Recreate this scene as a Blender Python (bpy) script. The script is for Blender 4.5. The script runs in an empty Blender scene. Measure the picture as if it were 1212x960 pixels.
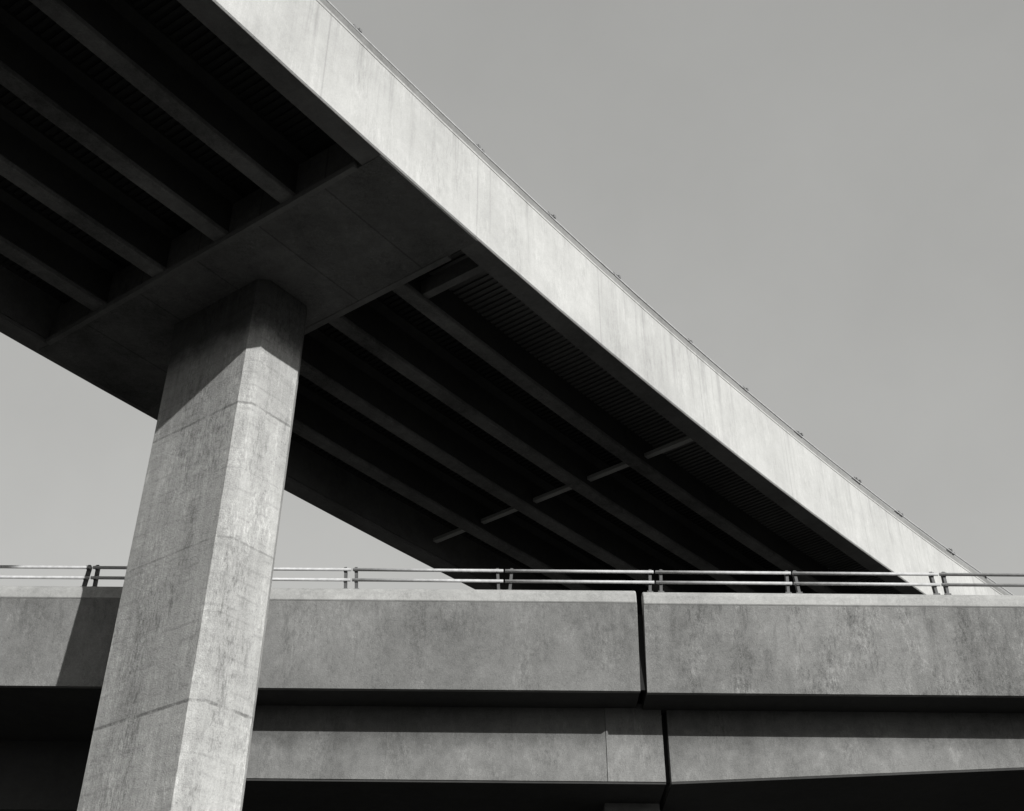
import bpy, bmesh, math, random
from mathutils import Vector, Matrix
random.seed(4)
scene = bpy.context.scene
col = scene.collection
scene.view_settings.view_transform = 'Standard'
scene.view_settings.look = 'None'
scene.view_settings.exposure = 0
rad = math.radians

# ------------------------------------------------------------------ materials
def concrete(name, base, var=0.25, streak=0.2, mott=0.2, fine=0.12, lifts=None, joint=None,
             bump=0.25, drips=None, rough=0.9, blotch=0.0, pits=0.0, rows=None, top_shade=None, panels=None, bz=5.0, boards=0.0):
    m = bpy.data.materials.new(name); m.use_nodes = True
    nt = m.node_tree; N = nt.nodes; L = nt.links
    bs = N['Principled BSDF']; bs.inputs['Roughness'].default_value = rough
    bs.inputs['Specular IOR Level'].default_value = 0.2
    tc = N.new('ShaderNodeTexCoord')
    def math_(op, a, b=None, c=None, clamp=False):
        n = N.new('ShaderNodeMath'); n.operation = op; n.use_clamp = clamp
        for i, v in enumerate((a, b, c)):
            if v is None: continue
            if isinstance(v, (int, float)): n.inputs[i].default_value = v
            else: L.new(v, n.inputs[i])
        return n.outputs[0]
    def noise(scale, detail=4, rough_=0.6, mp=None, dist=0.0):
        n = N.new('ShaderNodeTexNoise')
        n.inputs['Scale'].default_value = scale
        n.inputs['Detail'].default_value = detail
        n.inputs['Roughness'].default_value = rough_
        n.inputs['Distortion'].default_value = dist
        if mp:
            g = N.new('ShaderNodeMapping'); g.inputs['Scale'].default_value = mp
            L.new(tc.outputs['Object'], g.inputs['Vector']); L.new(g.outputs[0], n.inputs['Vector'])
        else:
            L.new(tc.outputs['Object'], n.inputs['Vector'])
        return n.outputs['Fac']
    def smooth(v, a, b, o0=0.0, o1=1.0):
        n = N.new('ShaderNodeMapRange'); n.interpolation_type = 'SMOOTHSTEP'
        n.inputs['From Min'].default_value = a; n.inputs['From Max'].default_value = b
        n.inputs['To Min'].default_value = o0; n.inputs['To Max'].default_value = o1
        L.new(v, n.inputs['Value']); return n.outputs[0]
    n1 = noise(0.45, 3, 0.55)
    nm = noise(4.5, 6, 0.8)
    n4 = noise(38, 3, 0.8)
    f = math_('MULTIPLY_ADD', math_('SUBTRACT', n1, 0.5), 2.4*var, 1.0)
    f = math_('MULTIPLY_ADD', math_('SUBTRACT', nm, 0.5), 3.0*mott, f)
    f = math_('MULTIPLY_ADD', math_('SUBTRACT', n4, 0.5), 3.0*fine, f)
    if streak:
        n2 = noise(1.0, 3, 0.6, mp=(2.4, 2.4, 0.22), dist=0.3)
        f = math_('MULTIPLY_ADD', math_('SUBTRACT', n2, 0.5), 2.4*streak, f)
    if boards:
        nb = noise(1.0, 2, 0.7, mp=(9, 9, 0.35))
        f = math_('MULTIPLY_ADD', math_('SUBTRACT', nb, 0.5), 2.4*boards, f)
    sep = N.new('ShaderNodeSeparateXYZ'); L.new(tc.outputs['Object'], sep.inputs[0])
    z = sep.outputs['Z']
    if blotch:
        msk = smooth(noise(1.0, 3, 0.6, mp=(1.1, 1.1, 0.5)), 0.42, 0.66)
        sp_ = smooth(noise(1.0, 5, 0.9, mp=(12, 12, bz)), 0.46, 0.62)
        f = math_('MULTIPLY', f, math_('MULTIPLY_ADD', math_('MULTIPLY', msk, sp_), -blotch, 1.0))
        msk2 = smooth(noise(1.3, 2, 0.6, mp=(1.3, 1.3, 0.6)), 0.44, 0.64)
        sp2 = smooth(noise(1.0, 4, 0.85, mp=(15, 15, bz*1.3)), 0.46, 0.64)
        f = math_('MULTIPLY', f, math_('MULTIPLY_ADD', math_('MULTIPLY', msk2, sp2), blotch*0.9, 1.0))
    if pits:
        vo = N.new('ShaderNodeTexVoronoi'); vo.inputs['Scale'].default_value = 6
        L.new(tc.outputs['Object'], vo.inputs['Vector'])
        pp = smooth(vo.outputs['Distance'], 0.08, 0.13, 1.0, 0.0)
        f = math_('MULTIPLY', f, math_('MULTIPLY_ADD', pp, -pits, 1.0))
    if rows:
        sp, st = rows
        zw = math_('ADD', z, math_('MULTIPLY', noise(0.8, 2), 0.10))
        d = math_('PINGPONG', zw, sp/2)
        ln = smooth(d, 0.0, sp*0.16, 1.0, 0.0)
        gate = smooth(noise(1.0, 4, 0.7, mp=(2.2, 2.2, 3.5)), 0.44, 0.60)
        f = math_('MULTIPLY', f, math_('MULTIPLY_ADD', math_('MULTIPLY', ln, gate), -st, 1.0))
        cn = noise(1.0, 3, 0.7, mp=(0.6, 0.6, 7.0))
        f = math_('MULTIPLY_ADD', math_('SUBTRACT', cn, 0.5), st*1.6, f)
    if lifts:
        for z0, tilt, wd, st in lifts:
            zz = math_('ADD', z, math_('MULTIPLY', noise(5.0, 4, 0.75), 0.045))
            d = math_('ABSOLUTE', math_('SUBTRACT', zz, z0+0.022))
            ln = smooth(d, wd*0.35, wd, 1.0, 0.0)
            ln = math_('MULTIPLY', ln, smooth(noise(2.6, 4, 0.7), 0.34, 0.56))
            f = math_('MULTIPLY', f, math_('MULTIPLY_ADD', ln, -st, 1.0))
            up = smooth(math_('SUBTRACT', zz, z0+0.022), -0.02, 0.02)
            f = math_('MULTIPLY', f, math_('MULTIPLY_ADD', up, tilt, 1.0))
    if joint:
        sp, wd, st = joint
        su = N.new('ShaderNodeSeparateXYZ'); L.new(tc.outputs['UV'], su.inputs[0])
        d = math_('PINGPONG', su.outputs['X'], sp/2)
        ln = smooth(d, wd*0.3, wd, 1.0, 0.0)
        f = math_('MULTIPLY', f, math_('MULTIPLY_ADD', ln, -st, 1.0))
        fl = math_('FLOOR', math_('DIVIDE', su.outputs['X'], sp))
        wn = N.new('ShaderNodeTexWhiteNoise'); wn.noise_dimensions = '1D'; L.new(fl, wn.inputs['W'])
        f = math_('MULTIPLY', f, math_('MULTIPLY_ADD', wn.outputs['Value'], 0.07, 0.965))
    if panels:
        cx, cy, sp, st = panels
        dx = math_('SUBTRACT', sep.outputs['X'], cx); dy = math_('SUBTRACT', sep.outputs['Y'], cy)
        r = math_('SQRT', math_('ADD', math_('MULTIPLY', dx, dx), math_('MULTIPLY', dy, dy)))
        d = math_('PINGPONG', r, sp/2)
        ln = smooth(d, 0.008, 0.03, 1.0, 0.0)
        f = math_('MULTIPLY', f, math_('MULTIPLY_ADD', ln, -st, 1.0))
        wn = N.new('ShaderNodeTexWhiteNoise'); wn.noise_dimensions = '1D'
        L.new(math_('FLOOR', math_('DIVIDE', r, sp)), wn.inputs['W'])
        f = math_('MULTIPLY', f, math_('MULTIPLY_ADD', wn.outputs['Value'], 0.24, 0.88))
    if drips:
        zt, ln_, st = drips
        msk = smooth(math_('SUBTRACT', zt, z), 0.0, ln_, 1.0, 0.0)
        dn = noise(1.0, 4, 0.75, mp=(3.4, 3.4, 0.12))
        dr = smooth(dn, 0.50, 0.68, 0.0, 1.0)
        f = math_('MULTIPLY', f, math_('MULTIPLY_ADD', math_('MULTIPLY', dr, msk), -st, 1.0))
    if top_shade:  # shade painted into the upper part, with a noisy edge
        z0, z1, st = top_shade
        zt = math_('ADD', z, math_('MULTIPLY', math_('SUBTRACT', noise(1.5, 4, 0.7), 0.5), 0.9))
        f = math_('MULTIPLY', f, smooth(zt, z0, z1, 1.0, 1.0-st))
    v = math_('MULTIPLY', f, base, clamp=True)
    cb = N.new('ShaderNodeCombineColor')
    L.new(v, cb.inputs[0]); L.new(math_('MULTIPLY', v, 0.997), cb.inputs[1]); L.new(math_('MULTIPLY', v, 0.97), cb.inputs[2])
    L.new(cb.outputs[0], bs.inputs['Base Color'])
    bp = N.new('ShaderNodeBump'); bp.inputs['Strength'].default_value = bump
    bp.inputs['Distance'].default_value = 0.04
    hh = math_('ADD', math_('MULTIPLY', nm, 0.9), math_('MULTIPLY', n4, 0.5))
    L.new(hh, bp.inputs['Height']); L.new(bp.outputs[0], bs.inputs['Normal'])
    return m

CX, CY, R0 = 182.7, -118.6, 229.2
M_fascia = concrete('pale_parapet_concrete', 0.40, var=0.20, streak=0.09, mott=0.11, fine=0.14, joint=(4.6, 0.03, 0.16), drips=(19.3, 3.2, 0.20), blotch=0.16, bz=2.0, bump=0.25)
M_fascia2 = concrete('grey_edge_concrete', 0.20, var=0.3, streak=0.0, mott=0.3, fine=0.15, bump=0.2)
M_soffit = concrete('dark_underside_concrete', 0.115, var=0.7, streak=0.0, mott=0.4, fine=0.25, blotch=0.3, panels=(CX, CY, 1.83, 0.35), bump=0.3)  # underside shade put into a darker concrete tone
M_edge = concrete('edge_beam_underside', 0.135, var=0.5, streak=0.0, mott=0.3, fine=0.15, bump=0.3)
M_lowsoffit = concrete('shaded_underside_concrete', 0.045, var=0.3, streak=0.0, mott=0.25, fine=0.12, bump=0.2)  # shade of undersides and recesses put into a near-black tone
M_flange = concrete('girder_flange_lit', 0.125, var=0.8, streak=0.0, mott=0.45, fine=0.25, blotch=0.3, bump=0.2)  # lit copy of the girder: bottom kept lighter than the web
M_web = concrete('girder_web_shaded', 0.045, var=0.4, streak=0.0, mott=0.3, fine=0.1, bump=0.1)  # shaded copy of the girder: bay darkness put into the web colour
M_form = concrete('corrugated_form_steel', 0.033, var=0.3, streak=0.0, mott=0.1, fine=0.1, bump=0.05)  # darkness of the bays put into the steel colour
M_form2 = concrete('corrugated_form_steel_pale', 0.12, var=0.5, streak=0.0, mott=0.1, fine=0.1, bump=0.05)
M_brace = concrete('brace_paint', 0.34, var=0.2, streak=0.0, mott=0.2, fine=0.1, bump=0.05)
M_pier = concrete('board_marked_pier_concrete', 0.378, var=0.22, streak=0.20, mott=0.18, fine=0.30, boards=0.16, lifts=[(7.45, -0.09, 0.045, 0.5), (10.6, 0.06, 0.03, 0.3), (13.6, -0.10, 0.04, 0.42), (9.1, 0.0, 0.02, 0.15), (12.1, 0.0, 0.02, 0.15)], blotch=0.45, bz=3.5, pits=0.22, rows=(0.30, 0.16), top_shade=(14.9, 15.9, 0.84), bump=0.6)  # head darkened in the colour to deepen the shade below the cap
M_low = concrete('weathered_parapet_concrete', 0.177, var=0.45, streak=0.12, mott=0.26, fine=0.30, drips=(11.2, 2.2, 0.25), blotch=0.28, pits=0.2, bump=0.4)
M_low2 = concrete('stained_parapet_concrete', 0.190, var=0.45, streak=0.18, mott=0.30, fine=0.34, drips=(11.2, 3.0, 0.35), blotch=0.45, bz=4, pits=0.25, bump=0.45)
M_cope = concrete('coping_concrete', 0.31, var=0.3, streak=0.0, mott=0.3, fine=0.2, blotch=0.15, bump=0.3)
M_box = concrete('box_girder_concrete', 0.18, var=0.42, streak=0.15, mott=0.3, fine=0.3, joint=(2.7, 0.02, 0.10), blotch=0.3, top_shade=(8.2, 8.9, 0.45), bump=0.4)  # upper band darkened in the colour for the overhang's shadow
M_box2 = concrete('pale_girder_end_concrete', 0.215, var=0.35, streak=0.25, mott=0.25, fine=0.25, blotch=0.3, bz=2.5, top_shade=(8.2, 8.9, 0.40), bump=0.4)  # same painted overhang shade along the upper band
M_road = concrete('asphalt', 0.05, var=0.2, streak=0.0, mott=0.2, fine=0.2, bump=0.3)
M_rubber = concrete('joint_filler', 0.02, streak=0, bump=0.1)

def metal(name, v, rough=0.45, metallic=0.6):
    m = bpy.data.materials.new(name); m.use_nodes = True
    nt = m.node_tree; b = nt.nodes['Principled BSDF']
    n = nt.nodes.new('ShaderNodeTexNoise'); n.inputs['Scale'].default_value = 9; n.inputs['Detail'].default_value = 3
    r = nt.nodes.new('ShaderNodeMapRange')
    r.inputs['To Min'].default_value = v*0.6; r.inputs['To Max'].default_value = v*1.4
    c = nt.nodes.new('ShaderNodeCombineColor')
    tc = nt.nodes.new('ShaderNodeTexCoord'); nt.links.new(tc.outputs['Object'], n.inputs['Vector'])
    nt.links.new(n.outputs['Fac'], r.inputs['Value'])
    for i in range(3): nt.links.new(r.outputs[0], c.inputs[i])
    nt.links.new(c.outputs[0], b.inputs['Base Color'])
    b.inputs['Roughness'].default_value = rough; b.inputs['Metallic'].default_value = metallic
    return m
M_rail = metal('galvanised_rail', 0.42, 0.6, 0.1)
M_post = metal('dark_rail_post', 0.08, 0.7, 0.1)
M_post2 = metal('grey_rail_post', 0.16, 0.7, 0.1)

# ------------------------------------------------------------------ helpers
def link(o): col.objects.link(o); return o
def empty(name, loc, label, category, group=None):
    e = bpy.data.objects.new(name, None); e.location = loc; e.empty_display_size = 0.5
    link(e); e['label'] = label; e['category'] = category
    if group: e['group'] = group
    return e
def child(o, parent):
    o.parent = parent
    o.matrix_parent_inverse = Matrix.Translation(-parent.location)
def mkmesh(name, verts, faces, mat, uvs=None, parent=None, smooth=False, bevel=0):
    me = bpy.data.meshes.new(name)
    me.from_pydata([tuple(v) for v in verts], [], faces)
    if uvs:
        ul = me.uv_layers.new(name='UVMap')
        for lp in me.loops: ul.data[lp.index].uv = uvs[lp.vertex_index]
    bm = bmesh.new(); bm.from_mesh(me); bmesh.ops.recalc_face_normals(bm, faces=bm.faces); bm.to_mesh(me); bm.free()
    me.materials.append(mat)
    if smooth:
        for p in me.polygons: p.use_smooth = True
    o = bpy.data.objects.new(name, me); link(o)
    if parent: child(o, parent)
    if bevel:
        b = o.modifiers.new('Bevel', 'BEVEL'); b.width = bevel; b.segments = 3; b.limit_method = 'ANGLE'; b.angle_limit = rad(40)
    return o
def sweep(name, rings, mat, us, parent=None, bevel=0):
    n = len(rings[0]); verts = []; uvs = []; faces = []
    for ring, u in zip(rings, us):
        for p in ring: verts.append(p); uvs.append((u, p[2]))
    for i in range(len(rings)-1):
        for j in range(n):
            a = i*n+j; b = i*n+(j+1) % n
            faces.append((a, b, b+n, a+n))
    faces.append(tuple(range(n))[::-1]); faces.append(tuple(range((len(rings)-1)*n, len(rings)*n)))
    return mkmesh(name, verts, faces, mat, uvs, parent, bevel=bevel)
def box(name, c, ax, ay, az_, sx, sy, sz, mat, parent=None, bevel=0):
    v = []
    for i in (-1, 1):
        for j in (-1, 1):
            for k in (-1, 1):
                v.append(Vector(c)+Vector(ax)*i*sx/2+Vector(ay)*j*sy/2+Vector(az_)*k*sz/2)
    f = [(0,1,3,2),(4,6,7,5),(0,4,5,1),(2,3,7,6),(0,2,6,4),(1,5,7,3)]
    return mkmesh(name, v, f, mat, None, parent, bevel=bevel)

# ------------------------------------------------------------------ overpass (curved)
def P(r, a, z):
    a = rad(a); return Vector((CX - r*math.cos(a), CY + r*math.sin(a), z))
def arc(name, prof, a0, a1, mat, parent, step=0.5):
    n = max(2, int(round((a1-a0)/step))+1)
    az = [a0+(a1-a0)*i/(n-1) for i in range(n)]
    return sweep(name, [[P(r, a, z) for r, z in prof] for a in az], mat, [rad(a)*R0 for a in az], parent)
A0, A1 = 16.0, 66.0
GZ = -1.6
pa = 36.5
over = empty('overpass', P(234.6, pa, GZ), 'tall curved concrete highway overpass on a single broad pier', 'overpass')
def mir(prof): return [(468.98-r, z) for r, z in prof]
pr_r = [(229.07,16.83),(229.10,16.803),(229.11,16.803),(229.11,18.42),(229.5,18.42),(229.5,19.2),(229.08,19.2),(229.085,19.15),(229.115,19.14),(229.115,19.11),(229.07,19.10)]
arc('parapet', pr_r, A0, A1, M_fascia, over)
arc('edge_beam', [(229.113,16.80),(229.113,18.41),(229.52,18.41),(229.52,17.0),(229.58,16.90),(229.58,16.80)], A0, A1, M_edge, over)
pl = [(r+0.13 if r < 229.3 else r, z) for r, z in pr_r]
arc('parapet', mir(pl), A0, A1, M_fascia, over)
arc('edge_beam', mir([(229.243,16.80),(229.243,18.41),(229.62,18.41),(229.62,17.0),(229.72,16.90),(229.72,16.80)]), A0, A1, M_edge, over)
cp = [(229.095,19.203),(229.095,19.40),(229.12,19.43),(229.48,19.43),(229.48,19.203)]
arc('coping', cp, A0, A1, M_fascia2, over)
arc('coping', mir([(r+0.13, z) for r, z in cp]), A0, A1, M_fascia2, over)
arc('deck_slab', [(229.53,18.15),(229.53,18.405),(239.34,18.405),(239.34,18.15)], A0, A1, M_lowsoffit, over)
gr = [229.45, 231.5, 233.42, 235.36, 237.34, 239.25]
def ribs(name, r0, r1, a0, a1, mat, zd=0.0):
    pitch = 0.17; n = int(rad(a1-a0)*R0/pitch)
    v = []; f = []
    da = (a1-a0)/n
    for i in range(n):
        for da_, z in ((0.0, 18.12),(0.5, 18.12),(0.5, 18.07),(1.0, 18.07)):
            a = a0+(i+da_)*da
            v.append(P(r0, a, z-zd)); v.append(P(r1, a, z-zd))
    for i in range(0, len(v)-2, 2): f.append((i, i+1, i+3, i+2))
    return mkmesh(name, v, f, mat, None, over)
for i in range(5):
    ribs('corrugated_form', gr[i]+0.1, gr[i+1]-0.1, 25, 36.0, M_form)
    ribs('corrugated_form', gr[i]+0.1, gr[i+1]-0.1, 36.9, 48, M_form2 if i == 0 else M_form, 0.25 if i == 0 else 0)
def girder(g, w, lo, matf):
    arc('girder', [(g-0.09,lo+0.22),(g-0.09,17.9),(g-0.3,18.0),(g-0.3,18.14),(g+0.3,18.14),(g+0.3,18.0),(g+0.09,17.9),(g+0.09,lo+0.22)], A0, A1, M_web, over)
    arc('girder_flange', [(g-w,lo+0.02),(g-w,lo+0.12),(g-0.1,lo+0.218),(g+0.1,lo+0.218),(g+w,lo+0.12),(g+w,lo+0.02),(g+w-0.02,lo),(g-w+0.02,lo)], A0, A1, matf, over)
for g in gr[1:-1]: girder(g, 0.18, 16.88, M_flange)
# pier cap
ca0, ca1 = 36.07, 36.82
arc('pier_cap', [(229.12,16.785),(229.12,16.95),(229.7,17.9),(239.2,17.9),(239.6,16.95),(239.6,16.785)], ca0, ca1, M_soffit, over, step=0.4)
arc('cap_edge', [(229.7,16.765),(229.7,16.90),(239.2,16.90),(239.2,16.765)], ca0-0.025, ca0+0.004, M_edge, over, step=0.05)
arc('cap_edge', [(229.9,16.77),(229.9,16.90),(239.2,16.90),(239.2,16.77)], ca1-0.008, ca1+0.03, M_edge, over, step=0.05)
# pier
l = Vector((math.sin(rad(pa)), math.cos(rad(pa)), 0)); t = Vector((-math.cos(rad(pa)), math.sin(rad(pa)), 0))
F = Vector((-5.45, 19.9, 0))
poly = [(0,0),(2.58,0),(2.78,0.2),(2.78,1.3),(2.58,1.5),(0,1.5),(-0.2,1.28),(-0.2,0.2)]
zs = [GZ-0.5, 1, 3, 5, 7, 9, 11, 13, 15, 15.95, 16.05, 16.778]
rings = []
for z in zs:
    k = (16.8-z)/11.0*0.13
    fl = 0.09 if z > 16.0 else 0.0
    ring = []
    for a, b in poly:
        aa = a + k + (fl if a > 1 else 0)
        p = F + t*aa + l*b; ring.append(Vector((p.x, p.y, z)))
    rings.append(ring)
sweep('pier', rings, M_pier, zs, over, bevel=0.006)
# cross braces
for a in (33.5, 39.3, 41.9, 44.5):
    for i in range(5):
        r0 = gr[i]+0.13; r1 = gr[i+1]-0.11
        dirr = Vector((-math.cos(rad(a)), math.sin(rad(a)), 0)); fw = Vector((math.sin(rad(a)), math.cos(rad(a)), 0))
        c = P((r0+r1)/2, a, 17.30)
        box('cross_brace', c, dirr, fw, (0,0,1), r1-r0, 0.17, 0.10, M_brace if a > 39 and a < 40 else M_web, over)
a = 37.05
c = P((229.55+231.38)/2, a, 17.2)
box('cross_brace', c, Vector((-math.cos(rad(a)), math.sin(rad(a)), 0)), Vector((math.sin(rad(a)), math.cos(rad(a)), 0)), (0,0,1), 1.83, 0.2, 0.4, M_edge, over)

# ------------------------------------------------------------------ lower bridge
GR = -0.009
XJ = 2.78
low = empty('concrete_bridge', (XJ, 29, GZ), 'weathered low concrete road bridge with solid parapet and open joint', 'bridge')
def run(name, prof, x0, x1, mat, parent=low, n=12, dz=None, bevel=0):
    xs = [x0+(x1-x0)*i/n for i in range(n+1)]
    rr = []
    for x in xs:
        ring = []
        for q in prof:
            y, z = q[0], q[1]
            zz = z + GR*x
            if dz and len(q) > 2: zz += dz(x)
            ring.append(Vector((x, y, zz)))
        rr.append(ring)
    return sweep(name, rr, mat, xs, parent, bevel=bevel)
YF = 24.0
segs = [(-70, XJ-0.08, 0.0), (XJ+0.06, 70, -0.03)]
for x0, x1, d in segs:
    ml = M_low if x0 < 0 else M_low2
    run('parapet', [(YF+0.38,9.31+d),(YF,11.14+d),(YF+0.35,11.14+d),(YF+0.35,10.5+d),(YF+0.5,10.5+d),(YF+0.5,9.6+d),(YF+0.5,9.4+d),(YF+0.5,9.31+d)], x0, x1, ml, bevel=0.006)
    run('coping', [(YF+0.0,11.18+d),(YF+0.02,11.36+d),(YF+0.12,11.50+d),(YF+0.36,11.50+d),(YF+0.36,11.143+d),(YF+0.02,11.143+d)], x0, x1, M_cope, bevel=0.03)
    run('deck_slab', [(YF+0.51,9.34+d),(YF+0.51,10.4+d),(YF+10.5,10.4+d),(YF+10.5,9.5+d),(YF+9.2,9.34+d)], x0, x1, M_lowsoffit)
    run('parapet', [(YF+10.52,9.19+d),(YF+10.52,11.4+d),(YF+10.87,11.4+d),(YF+10.87,9.19+d)], x0, x1, M_low)
JG = 3.3
hr = lambda x: 0.05*(x-JG)
YG = 25.5
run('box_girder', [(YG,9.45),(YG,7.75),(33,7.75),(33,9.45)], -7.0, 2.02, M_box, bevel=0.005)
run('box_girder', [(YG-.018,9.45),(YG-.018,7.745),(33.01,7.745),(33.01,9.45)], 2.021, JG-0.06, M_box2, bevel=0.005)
run('box_girder', [(28.0,9.45),(28.0,7.75),(33,7.75),(33,9.45)], -70, -7.001, M_lowsoffit)  # left girder shaped with a deep setback and dark tone for shade
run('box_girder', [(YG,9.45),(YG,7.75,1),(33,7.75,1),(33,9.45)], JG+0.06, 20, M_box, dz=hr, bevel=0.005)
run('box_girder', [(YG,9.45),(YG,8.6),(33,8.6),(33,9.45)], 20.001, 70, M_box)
run('joint_filler', [(YF+0.42,9.35),(YF+0.3,11.0),(YF+0.34,11.0),(YF+0.49,9.35)], XJ-0.079, XJ+0.059, M_rubber, n=1)
run('joint_filler', [(25.75,7.8),(25.75,9.3),(25.95,9.3),(25.95,7.8)], JG-0.059, JG+0.059, M_rubber, n=1)
run('road_surface', [(YF+0.6,10.405),(YF+0.6,10.45),(YF+10.4,10.45),(YF+10.4,10.405)], -70, 70, M_road)
for x, y0 in ((2.64, 26.9), (-26, 28), (30, 28)):
    box('bridge_pier', (x, (y0+32)/2, (7.69+GZ)/2), (1,0,0), (0,1,0), (0,0,1), 1.2, 32-y0, 7.69-GZ, M_edge, low)
run('added_girder_shade_sheet', [(YG+.001,7.735),(YG+.001,7.70),(32.9,7.70),(32.9,7.735)], -7.0, JG-0.06, M_lowsoffit)  # added dark sheet below the girder, shade put into its colour
run('added_girder_shade_sheet', [(YG+.001,7.745,1),(YG+.001,7.70,1),(32.9,7.70,1),(32.9,7.745,1)], JG+0.06, 20, M_lowsoffit, dz=hr)

# ------------------------------------------------------------------ guard rails
def tube(name, pts, rr, mat, parent, seg=10):
    v = []; f = []
    for i, p in enumerate(pts):
        d = (pts[min(i+1, len(pts)-1)] - pts[max(i-1, 0)]).normalized()
        s = d.cross(Vector((0,0,1))).normalized(); u = s.cross(d)
        for k in range(seg):
            an = 2*math.pi*k/seg
            v.append(p + s*math.cos(an)*rr + u*math.sin(an)*rr)
    for i in range(len(pts)-1):
        for k in range(seg):
            a = i*seg+k; b = i*seg+(k+1) % seg
            f.append((a, b, b+seg, a+seg))
    f.append(tuple(range(seg))); f.append(tuple(range((len(pts)-1)*seg, len(pts)*seg)))
    o = mkmesh(name, v, f, mat, None, parent, smooth=False)
    for p in o.data.polygons:
        if len(p.vertices) == 4: p.use_smooth = True
    return o
def post_mesh(mat):
    bm = bmesh.new()
    def bx(c, s, rot=0.0):
        r = bmesh.ops.create_cube(bm, size=1.0)
        M = Matrix.Translation(c) @ Matrix.Rotation(rot, 4, 'X') @ Matrix.Diagonal((s[0], s[1], s[2], 1))
        bmesh.ops.transform(bm, matrix=M, verts=r['verts'])
    bx((0, 0.02, 0.27), (0.06, 0.12, 0.56), rad(-4))
    bx((0, 0.04, 0.015), (0.13, 0.20, 0.03))
    bx((0, -0.04, 0.47), (0.07, 0.09, 0.07))
    bx((0, -0.04, 0.22), (0.07, 0.09, 0.07))
    me = bpy.data.meshes.new('post'); bm.to_mesh(me); bm.free(); me.materials.append(mat)
    return me
PM = post_mesh(M_post); PM2 = post_mesh(M_post2)
def add_post(p, yaw, parent, s=1.0, tilt=0.0, me=None):
    o = bpy.data.objects.new('post', me or PM); o.location = p; o.rotation_euler = (0, tilt, yaw); o.scale = (s, s, s)
    link(o); child(o, parent)
gl = empty('guard_rail', (0, YF+0.2, 11.50), 'two-tube metal guard rail on dark posts along the low bridge parapet', 'guard rail')
for z in (11.95, 11.70):
    for a, b in [(-60, -9.28), (-9.28, -3.53), (-3.53, -0.17), (-0.17, 3.14), (3.14, 6.16), (6.16, 9.4), (9.4, 60)]:
        tube('rail', [Vector((a+0.02, YF+0.12, z+GR*a)), Vector((b-0.02, YF+0.12, z+GR*b))], 0.036, M_rail, gl)
for x in (-21.9, -18.7, -15.6, -12.45, -9.28, -6.44, -3.53, -0.17, 3.14, 6.16, 9.4, 12.6, 15.8, 19, 22.2):
    for dx in (-0.12, 0.12):
        add_post((x+dx, YF+0.19, 11.47+GR*x), 0, gl, s=1.03, tilt=random.uniform(-0.10, 0.10))
go = empty('guard_rail', P(229.35, pa, 19.42), 'metal guard rail on posts along the overpass parapet', 'guard rail')
az = [22+0.5*i for i in range(70)]
tube('rail', [P(229.36, a, 19.86) for a in az], 0.022, M_rail, go)
tube('rail', [P(229.36, a, 19.62) for a in az], 0.022, M_rail, go)
for i in range(36):
    a = 28.0+0.8*i+random.uniform(-0.12, 0.12)
    for d in (-0.028, 0.028):
        add_post(P(229.42, a+d, 19.42), rad(90-a-d), go, s=random.uniform(0.98, 1.12), tilt=random.uniform(-0.12, 0.12), me=PM2)

# ------------------------------------------------------------------ ground
M_ground = concrete('dry_ground', 0.045, var=0.5, streak=0.0, fine=0.3, bump=0.6)
g = mkmesh('ground', [(-3000,-3000,GZ),(3000,-3000,GZ),(3000,3000,GZ),(-3000,3000,GZ)], [(0,1,2,3)], M_ground)
g['kind'] = 'structure'

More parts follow.
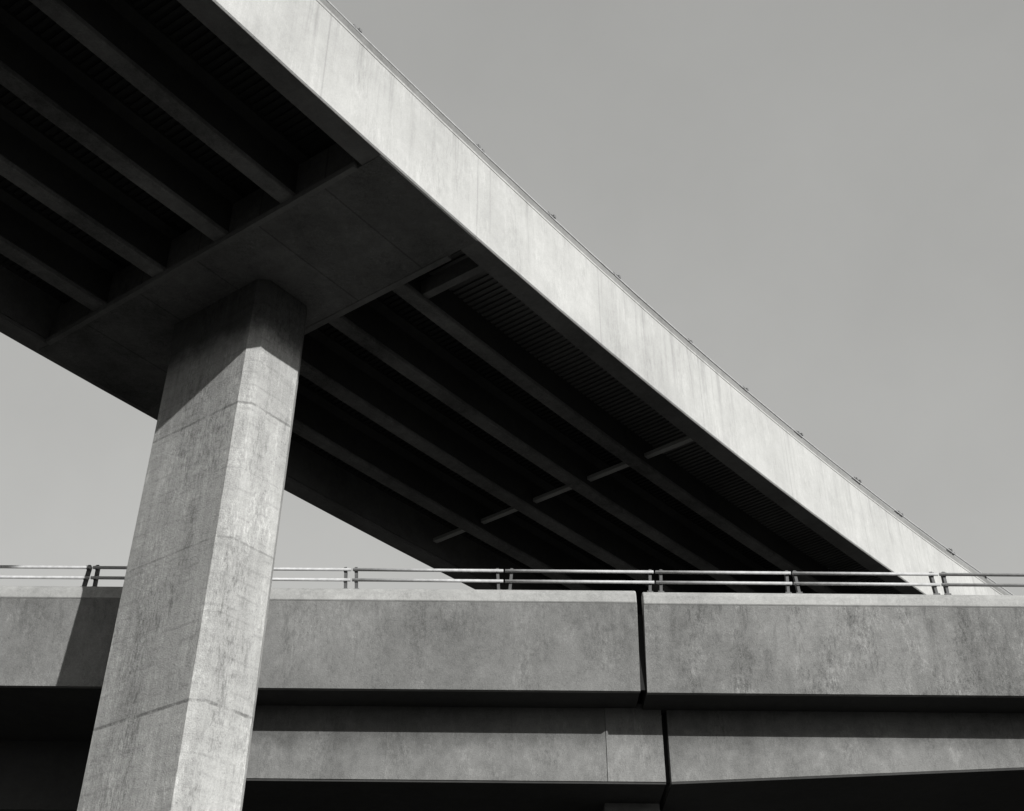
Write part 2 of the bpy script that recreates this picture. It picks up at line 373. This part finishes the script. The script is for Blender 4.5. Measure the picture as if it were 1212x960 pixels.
# ------------------------------------------------------------------ light
s = Vector((0.70, -1.0, 0.48)).normalized()
sun = bpy.data.lights.new('sun', 'SUN'); sun.energy = 5.0; sun.angle = rad(0.5); sun.color = (1, 0.998, 0.985)
so = bpy.data.objects.new('sun', sun); link(so); so.rotation_euler = s.to_track_quat('Z', 'Y').to_euler()
w = bpy.data.worlds.new('World'); scene.world = w; w.use_nodes = True
nt = w.node_tree; bg = nt.nodes['Background']
sk = nt.nodes.new('ShaderNodeTexSky'); sk.sky_type = 'NISHITA'; sk.sun_disc = False
sk.sun_elevation = math.asin(s.z); sk.sun_rotation = math.atan2(s.x, s.y)
sk.air_density = 1.0; sk.dust_density = 1.5
bw = nt.nodes.new('ShaderNodeRGBToBW')
pw = nt.nodes.new('ShaderNodeMath'); pw.operation = 'POWER'; pw.inputs[1].default_value = 0.38
mu = nt.nodes.new('ShaderNodeMath'); mu.operation = 'MULTIPLY'; mu.inputs[1].default_value = 2.46
nt.links.new(sk.outputs[0], bw.inputs[0]); nt.links.new(bw.outputs[0], pw.inputs[0])
nt.links.new(pw.outputs[0], mu.inputs[0])
tcw = nt.nodes.new('ShaderNodeTexCoord'); nz = nt.nodes.new('ShaderNodeTexNoise')
nz.inputs['Scale'].default_value = 3.0; nz.inputs['Detail'].default_value = 7; nz.inputs['Roughness'].default_value = 0.6
nt.links.new(tcw.outputs['Generated'], nz.inputs['Vector'])
mr = nt.nodes.new('ShaderNodeMapRange'); mr.inputs['To Min'].default_value = 0.87; mr.inputs['To Max'].default_value = 1.13
nt.links.new(nz.outputs['Fac'], mr.inputs['Value'])
m2 = nt.nodes.new('ShaderNodeMath'); m2.operation = 'MULTIPLY'
nt.links.new(mu.outputs[0], m2.inputs[0]); nt.links.new(mr.outputs[0], m2.inputs[1])
cc = nt.nodes.new('ShaderNodeCombineColor')
for i, k in enumerate((1.0, 1.0, 0.97)):
    q = nt.nodes.new('ShaderNodeMath'); q.operation = 'MULTIPLY'; q.inputs[1].default_value = k
    nt.links.new(m2.outputs[0], q.inputs[0]); nt.links.new(q.outputs[0], cc.inputs[i])
nt.links.new(cc.outputs[0], bg.inputs['Color'])
bg.inputs['Strength'].default_value = 0.15

# ------------------------------------------------------------------ camera
cam = bpy.data.cameras.new('camera'); cam.sensor_width = 36; cam.lens = 42.48
cam.clip_end = 8000; cam.clip_start = 0.05
co = bpy.data.objects.new('camera', cam); link(co)
co.location = (0, 0, 0); co.rotation_euler = (rad(90+34.15), 0, 0)
scene.camera = co
